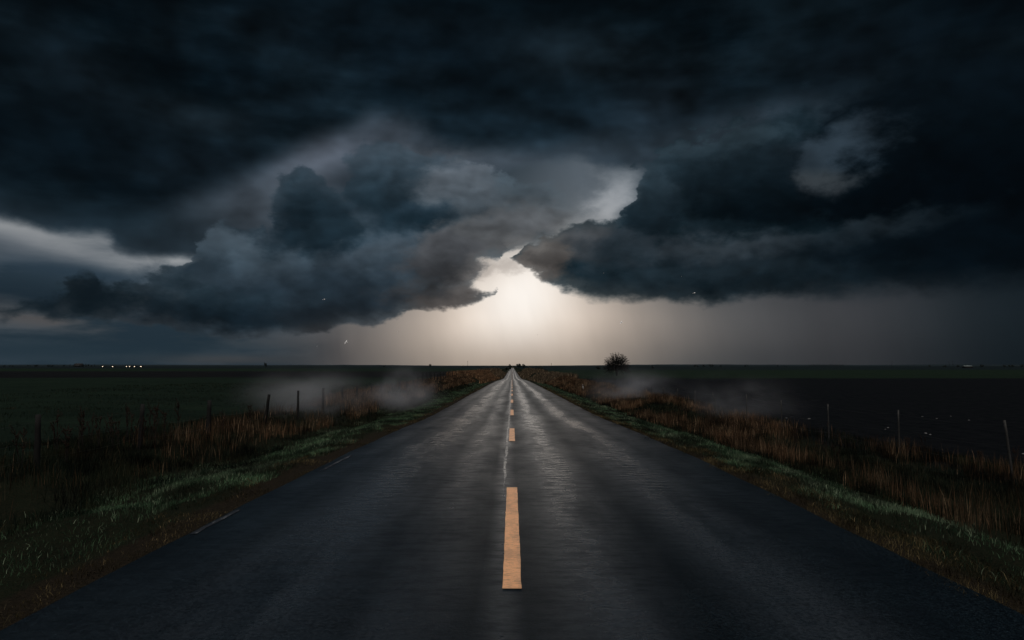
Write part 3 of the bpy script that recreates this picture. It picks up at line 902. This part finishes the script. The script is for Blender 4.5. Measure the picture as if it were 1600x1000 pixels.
# ================================================================== trees
def leafy_tree(name, X, D, H, Wd, seed, label, group, n=420, trunk=.25, squat=1.0, stems=1):
    rnd = np.random.default_rng(seed); rp = random.Random(seed)
    zb = float(ground_z(X, D)) - .1
    root = empty(name, (X, D, zb)); tag(root, label, 'tree' if 'tree' in name else 'bush', group)
    mb = MB()
    for s in range(3):
        a = rp.uniform(0, 6.28)
        mb.tube([(0, 0, 0), (0, 0, H * trunk), (math.cos(a) * Wd * .2, math.sin(a) * Wd * .2, H * (.5 + .2 * rp.random())), (math.cos(a) * Wd * .3, math.sin(a) * Wd * .3, H * .85)], [H * .028, H * .024, H * .014, H * .004], 5)
    mb.build('trunk', m_bark, root)
    C_ = []
    for b in range(9):
        a = rp.uniform(0, 6.28); r_ = Wd * .5 * rp.uniform(.15, .62); zz = H * rp.uniform(trunk + .12, .84)
        C_.append((math.cos(a) * r_, math.sin(a) * r_, zz, Wd * rp.uniform(.16, .3)))
    C_ = np.array(C_)
    k = rnd.integers(0, len(C_), n)
    d = rnd.normal(size=(n, 3)); d /= np.linalg.norm(d, axis=1)[:, None]
    rr = C_[k, 3] * rnd.uniform(.35, 1.05, n)
    P = C_[k, :3] + d * rr[:, None] * np.array([1, 1, .85 * squat])
    sz = Wd * rnd.uniform(.03, .07, n)
    t1 = rnd.normal(size=(n, 3)); t1 /= np.linalg.norm(t1, axis=1)[:, None]
    t2 = np.cross(t1, d); t2 /= np.linalg.norm(t2, axis=1)[:, None] + 1e-9
    V = np.stack([P - t1 * sz[:, None], P + t2 * sz[:, None] * .7, P + t1 * sz[:, None], P - t2 * sz[:, None] * .7], 1).reshape(-1, 3)
    mesh_obj('crown', V, np.arange(n * 4).reshape(n, 4), m_leaf, root)
    return root

def at_px(px, D): return (px - 800.5) * D / F
# the two dark bushes where the road vanishes
leafy_tree('roadside_tree', at_px(797.5, 760), 760, 6.6, 5.2, 1, 'dark round tree left of the point where the road vanishes', None, 700, .15)
leafy_tree('roadside_bush', at_px(792.5, 720), 720, 3.2, 4.2, 2, 'low dark bush just left of the tree at the road end', None, 500, .05)
leafy_tree('roadside_tree', at_px(811, 740), 740, 5.4, 6.2, 3, 'dark bushy tree just right of the point where the road vanishes', None, 700, .1)
leafy_tree('roadside_bush', at_px(818.5, 740), 740, 4.8, 4.8, 4, 'dark bush at the right end of the clump beyond the road end', None, 600, .05)
leafy_tree('roadside_bush', at_px(826, 420), 420, 1.6, 4.2, 5, 'low scrubby bush on the right bank below the dark trees', None, 500, .05)
leafy_tree('roadside_bush', at_px(843, 330), 330, 1.9, 5.2, 6, 'wide low scrub beside the right verge past the crest', None, 500, .05)
leafy_tree('field_tree', at_px(416, 1500), 1500, 11, 10, 7, 'small round tree alone on the left horizon', None, 500, .1)
leafy_tree('field_tree', at_px(673, 1500), 1500, 7.2, 7.5, 8, 'small dark tree on the horizon left of the road', None, 500, .1)
leafy_tree('field_bush', at_px(601, 1700), 1700, 3.6, 7.0, 9, 'low dark bush on the horizon above the left mist', None, 400, .05)
leafy_tree('field_bush', at_px(724, 1700), 1700, 3.6, 6.0, 10, 'low dark bush on the horizon beside the thin mast', None, 400, .05)
leafy_tree('field_bush', at_px(935, 520), 520, 2.0, 5.0, 11, 'low dark bush left of the bare tree', None, 400, .05)
leafy_tree('field_bush', at_px(1020, 700), 700, 2.8, 4.0, 12, 'low dark bush right of the bare tree', None, 400, .05)
k = 100
for px, h, wd_ in ((3, 4.6, 9), (10, 5.4, 8), (16, 4.2, 7), (41, 5.2, 5), (46, 6.8, 5), (52, 5.4, 5), (66, 4.6, 9), (76, 5.6, 10), (84, 6, 9), (92, 5.2, 9), (97, 8.6, 4), (102, 8.0, 4), (107, 5, 8), (113, 8.2, 4),
                   (118, 6.4, 8), (124, 9, 9), (128, 10, 8), (134, 9.6, 5), (140, 7, 9), (150, 5, 9)):
    k += 1
    leafy_tree('far_tree', at_px(px, 2000), 2000 + random.uniform(-60, 60), h, wd_, k, 'dark tree in the far line at the left end of the horizon', 'trees in the far line at the left', 260, .1)
for px, h, wd_ in ((1088, 4.4, 7), (1094, 5, 8), (1101, 6, 8), (1107, 6.8, 7), (1112, 6.6, 8), (1122, 5.4, 5)):
    k += 1
    leafy_tree('far_tree', at_px(px, 1500), 1500 + random.uniform(-40, 40), h, wd_, k, 'dark tree in the small clump right of the bare tree', 'trees in the small clump at the right', 300, .1)
for px, h, wd_ in ((1164, 4.6, 7), (1168, 5.6, 5), (1215, 4.4, 6), (1225, 5.6, 4), (1229, 4.8, 4)):
    k += 1
    leafy_tree('far_tree', at_px(px, 1700), 1700, h, wd_, k, 'small scattered tree between the far clump and the even tree row', 'small scattered trees at the right', 260, .1)
for j in range(18):
    k += 1
    leafy_tree('row_tree', at_px(1264 + j * 3.1, 1600), 1600, 7.6 + random.uniform(-.7, .5), 3.9, k, 'slim tree in the even planted row on the right horizon', 'even row of trees on the right horizon', 260, .1)
for px, h, wd_ in ((1455, 4, 9), (1462, 4.8, 7), (1472, 4.4, 9), (1508, 4.6, 9), (1516, 5.2, 9), (1524, 4.6, 8), (1545, 5, 10), (1553, 6, 9), (1562, 5.4, 9), (1575, 5, 10), (1587, 5.6, 10), (1597, 5.2, 9)):
    k += 1
    leafy_tree('far_tree', at_px(px, 1500), 1500 + random.uniform(-50, 50), h, wd_, k, 'dark tree in the broken line at the right end of the horizon', 'trees at the right end of the horizon', 260, .1)

# bare round-headed tree in the right field
def bare_tree(X, D, H, Wd):
    zb = float(ground_z(X, D)) - .1
    root = empty('bare_tree', (X, D, zb)); tag(root, 'leafless round headed tree standing alone in the right field', 'tree')
    rnd = random.Random(4)
    tk, cr_ = MB(), MB()
    tk.tube([(0, 0, 0), (.05, 0, H * .16), (0, 0, H * .30)], [.17, .13, .12], 8)
    def path(a, b, c, r0, r1, n=5):
        pts = []
        for t_ in np.linspace(0, 1, n):
            pts.append(a * (1 - t_) ** 2 + b * 2 * t_ * (1 - t_) + c * t_ * t_ + Vector((rnd.uniform(-.03, .03), rnd.uniform(-.03, .03), 0)) * (0 < t_ < 1))
        cr_.tube(pts, [r0 + (r1 - r0) * k_ / (n - 1) for k_ in range(n)], 4, False)
        return pts
    base = Vector((0, 0, H * .27))
    for b in range(30):
        a = b * 2.39996; el = math.asin(min(.98, (b + .5) / 30 * 1.05)) * .95 - .12
        d = Vector((math.cos(a) * math.cos(el) * Wd * .5, math.sin(a) * math.cos(el) * Wd * .5, math.sin(el) * H * .66))
        k0 = rnd.uniform(.45, .62)
        mid = base + d * k0
        L1 = path(base - Vector((0, 0, rnd.uniform(0, .3))), base + Vector((d.x * .12, d.y * .12, d.z * .3 + .2)), mid, .07, .03)
        for c_ in range(12):
            e = Vector((rnd.gauss(0, 1), rnd.gauss(0, 1), rnd.gauss(0, 1))) * .30
            tip = base + Vector((d.x * 1, d.y * 1, d.z)) * rnd.uniform(.82, 1.0) + Vector((e.x * Wd * .5, e.y * Wd * .5, e.z * H * .5 + .1))
            q_ = tip - base; rr_ = math.sqrt((q_.x / (Wd * .5)) ** 2 + (q_.y / (Wd * .5)) ** 2 + (q_.z / (H * .72)) ** 2)
            if rr_ > 1: tip = base + q_ * (rnd.uniform(.9, .99) / rr_)
            st_p = L1[rnd.choice((2, 3, 4))]
            L2 = path(st_p, (st_p + tip) * .5 + Vector((0, 0, .12)), tip, .034, .018)
            for g_ in range(5):
                s0 = L2[rnd.choice((1, 2, 3, 4))]
                o_ = (tip - base).normalized() * rnd.uniform(.08, .2) + Vector((rnd.uniform(-.3, .3), rnd.uniform(-.3, .3), rnd.uniform(-.1, .14)))
                cr_.tube([s0, s0 + o_ * .5 + Vector((0, 0, .02)), s0 + o_], [.026, .022, .018], 3, False)
    V = np.array(cr_.v)
    tk.build('trunk', m_bark, root, True)
    mesh_obj('crown', V, cr_.f, m_bark, root)
    return root
bare_tree(at_px(963.5, 140), 140, 5.2, 5.6)

# ================================================================== small things
def sign_post(px, D, h):
    X = at_px(px, D); zb = float(ground_z(X, D))
    r = empty('marker_post', (X, D, zb - .05), 0, 0, R(-9)); tag(r, 'short white marker post leaning beside the right verge', 'marker post')
    MB().box((0, 0, h / 2), (.07, .03, h)).build('post_board', m_white, r)
    MB().box((0, -.018, h * .86), (.08, .006, .12)).build('reflector', m_wire, r)
sign_post(912, 62, .6)

def pole(px, D, h, label):
    X = at_px(px, D); zb = float(ground_z(X, D))
    r = empty('utility_pole', (X, D, zb - .1)); tag(r, label, 'utility pole')
    MB().tube([(0, 0, 0), (0, 0, h)], [.30, .22], 7).build('pole', m_bark, r)
    MB().box((0, 0, h * .9), (2.2, .25, .25)).build('crossarm', m_bark, r)
pole(731.5, 1400, 13, 'thin dark mast on the horizon left of the road')
pole(862, 1500, 9, 'thin dark pole on the horizon right of the road')
pole(1393, 1700, 14, 'thin dark mast between the even tree row and the far right trees')
pole(1482, 1700, 13, 'left one of the two close masts on the far right horizon')
pole(1488, 1700, 15, 'right one of the two close masts on the far right horizon')

def shed(px, D, w_, d_, h, label, lit=0, roof=None, group=None):
    X = at_px(px, D); zb = float(ground_z(X, D))
    r = empty('farm_shed', (X, D, zb - .05)); tag(r, label, 'shed', group)
    MB().box((0, 0, h * .36), (w_, d_, h * .72)).build('wall', m_wall, r)
    mb = MB(); a, b = w_ / 2 + .3, d_ / 2 + .3; z0, z1 = h * .725, h
    mb.v = [(-a, -b, z0), (a, -b, z0), (a, b, z0), (-a, b, z0), (-a, 0, z1), (a, 0, z1)]
    mb.f = [(0, 1, 5, 4), (2, 3, 4, 5), (0, 4, 3), (1, 2, 5), (3, 2, 1, 0)]
    mb.build('roof', roof or m_wall, r)
    if lit:
        MB().box((0, -d_ / 2 - .03, h * .42), (lit, .06, .9)).build('lit_window', m_lit, r)
    MB().box((w_ * .3, -d_ / 2 - .03, h * .3), (1.2, .05, h * .55)).build('door', m_bark, r)
for j, (px, lw, lb) in enumerate(((163.5, 1.9, 'farthest left of the low far sheds with a lit window'), (179, 2.0, 'low far shed with a lit window standing apart, second from the left'),
                           (200.5, 1.6, 'low far shed with a lit window, left one of a close pair'), (205.5, 1.6, 'low far shed with a lit window, right one of a close pair'),
                           (213, 2.3, 'brightest lit low shed near the right end of the far lights'), (223, 2.8, 'far shed with the long lit window at the right end of the lights'))):
    shed(px, 1650, 7.0, 6, 2.7, lb, lw, None, 'sheds with lit windows on the left horizon')
shed(1510.5, 900, 9.5, 7, 3.0, 'pale roofed low farm shed on the far right field', 0, m_roofm)
shed(125, 2150, 22, 14, 10.5, 'large dark barn behind the far left trees')

# white gulls over the fields
def gull(px, py, D, roll, yaw, label):
    d = Vector(((px - 800.0), F, 500.0 - py)); d.rotate(Matrix.Rotation(PITCH, 3, 'X'))
    p = Vector((0, 0, 1.6)) + d * (D / F)
    r = empty('gull', p, yaw, 0, roll); tag(r, label, 'bird')
    b = MB(); b.tube([(0, -.24, 0), (0, -.14, .0), (0, .02, 0), (0, .16, .01), (0, .22, .02), (0, .27, .015)], [.02, .08, .12, .09, .06, .01], 7)
    b.v += [(-.05, -.22, .0), (.05, -.22, 0), (.07, -.36, 0), (-.07, -.36, 0)]; n = len(b.v) - 4; b.f.append((n, n + 1, n + 2, n + 3))
    b.build('body', m_gull, r, True)
    for s in (-1, 1):
        q = MB(); q.v = [(0, .09, .02), (s * .26, .14, .12), (s * .58, -.02, .04), (s * .26, -.02, .11), (0, -.09, .02)]
        q.f = [(0, 1, 3, 4), (1, 2, 3)]
        q.build('wing', m_gull, r); r.scale = (1.3, 1.3, 1.3)
for px, py, D, ro, ya, lb in ((506.5, 468, 210, -25, 40, 'small white gull against the dark belly of the left cloud'), (541, 534.5, 170, -50, 60, 'largest white gull low in front of the rain left of the road'),
                              (971, 504, 190, -45, 50, 'bright white gull in the pale gap right of the glow'), (1085, 458, 210, -20, 30, 'white gull at the lower edge of the right cloud'),
                              (943, 427, 330, 10, 20, 'tiny pale gull inside the left part of the right cloud'), (1064.5, 432, 330, 60, 10, 'tiny pale gull above the gull at the right cloud edge'),
                              (622, 518, 420, 0, 0, 'faint gull just under the left cloud beside the glow'), (840, 523, 350, 20, 0, 'tiny gull in the middle of the warm glow'),
                              (495.5, 541, 420, 70, 0, 'faint gull nearest the horizon left of the largest gull')):
    gull(px, py, D, R(ro), R(ya), lb)

# pale stones on the ploughed soil
for px, py, s in ((1226, 650, .12), (1261, 651, .17), (1383, 663, .14), (1379, 669, .09), (1437, 650, .11), (1441, 673, .17), (1448, 676, .13), (1459, 653, .10), (1592, 705, .15), (1509, 655, .1), (1481, 650, .09)):
    D = (1.6 + .32) * F / (py - 571.7); X = at_px(px, D)
    rr = random.Random(px)
    V, Fc = [], []
    for a in range(5):
        for b in range(8):
            t = math.pi * a / 4; p = 2 * math.pi * b / 8; k = s * rr.uniform(.2, .34)
            V.append((math.sin(t) * math.cos(p) * k * 1.5, math.sin(t) * math.sin(p) * k, math.cos(t) * k * .45))
    for a in range(4):
        for b in range(8):
            Fc.append((a * 8 + b, a * 8 + (b + 1) % 8, (a + 1) * 8 + (b + 1) % 8, (a + 1) * 8 + b))
    o = mesh_obj('field_stone', np.array(V), Fc, m_stone)
    o.location = (X, D, float(ground_z(X, D)) + s * .12); o.rotation_euler = (0, 0, rr.uniform(0, 3))
    tag(o, 'small pale stone on the dark ploughed soil beyond the right fence', 'stone', 'pale stones on the ploughed field')

# ================================================================== ground mist
def mist(X, Y, Z, rx, ry, rz, dens, label, seed=0.0):
    m = bpy.data.materials.new('mist'); m.use_nodes = True
    t = m.node_tree; t.nodes.clear(); g = G(t)
    tcn = g.n('ShaderNodeTexCoord'); O = tcn.outputs['Object']
    ln = g.n('ShaderNodeVectorMath'); ln.operation = 'LENGTH'; g.put(ln.inputs[0], O)
    fall = g.m('POWER', g.step(ln.outputs['Value'], 1.0, .0), 1.5)
    nz = g.noise(g.vadd(g.vmul(O, (1.2, 1.2, .9)), (seed, 0, 0)), 1.6, 3, .5)
    dn = g.mul(g.mul(fall, g.step(nz, .36, .66)), dens)
    pv = g.n('ShaderNodeVolumePrincipled')
    pv.inputs['Color'].default_value = (.90, .90, .92, 1)
    g.put(pv.inputs['Density'], dn)
    pv.inputs['Anisotropy'].default_value = .35
    out = g.n('ShaderNodeOutputMaterial'); t.links.new(pv.outputs[0], out.inputs['Volume'])
    V, Fc = [], []
    for a in range(13):
        for b in range(24):
            th = math.pi * a / 12; p = 2 * math.pi * b / 24
            V.append((math.sin(th) * math.cos(p), math.sin(th) * math.sin(p), math.cos(th)))
    for a in range(12):
        for b in range(24):
            Fc.append((a * 24 + b, (a + 1) * 24 + b, (a + 1) * 24 + (b + 1) % 24, a * 24 + (b + 1) % 24))
    o = mesh_obj('mist', np.array(V), Fc, m)
    o.location = (X, Y, Z); o.scale = (rx, ry, rz)
    return tag(o, label, kind='stuff')
ORD = ['first', 'second', 'third', 'fourth', 'fifth', 'sixth', 'seventh', 'eighth', 'ninth', 'tenth', 'eleventh', 'twelfth', 'thirteenth', 'fourteenth', 'fifteenth', 'sixteenth', 'seventeenth', 'eighteenth', 'nineteenth', 'twentieth', 'twenty-first', 'twenty-second']
for gname, noun in (('dead weeds by the left fence', 'dark dead dock weed from the left along the left fence'), ('dead weeds by the right fence', 'thin dead weed from the left along the right fence'),
                    ('trees in the far line at the left', 'dark tree from the left in the far line at the left horizon'), ('trees in the small clump at the right', 'tree from the left in the small clump right of the bare tree'),
                    ('small scattered trees at the right', 'small tree from the left between the clump and the even tree row'), ('even row of trees on the right horizon', 'slim tree from the left in the even row on the right horizon'),
                    ('trees at the right end of the horizon', 'dark tree from the left in the line at the right end of the horizon'), ('pale stones on the ploughed field', 'pale stone from the left on the ploughed soil past the right fence')):
    os_ = sorted((o for o in col.objects if o.get('group') == gname), key=lambda o: o.location.x / o.location.y)
    for q, o in enumerate(os_): o['label'] = ORD[q] + ' ' + noun
mist(at_px(488, 26), 26, .45, 3.0, 6.0, 1.5, .26, 'patch of ground mist over the left fence', 1.0)
mist(at_px(632, 33), 33, .45, 2.6, 5.5, 1.6, .30, 'patch of ground mist at the left verge', 4.0)
mist(at_px(985, 42), 42, .30, 3.8, 8.0, 1.6, .16, 'thin ground mist beyond the right verge', 7.0)
mist(at_px(1150, 26), 26, .35, 2.6, 6.0, 1.4, .12, 'thin ground mist along the right fence', 9.0)
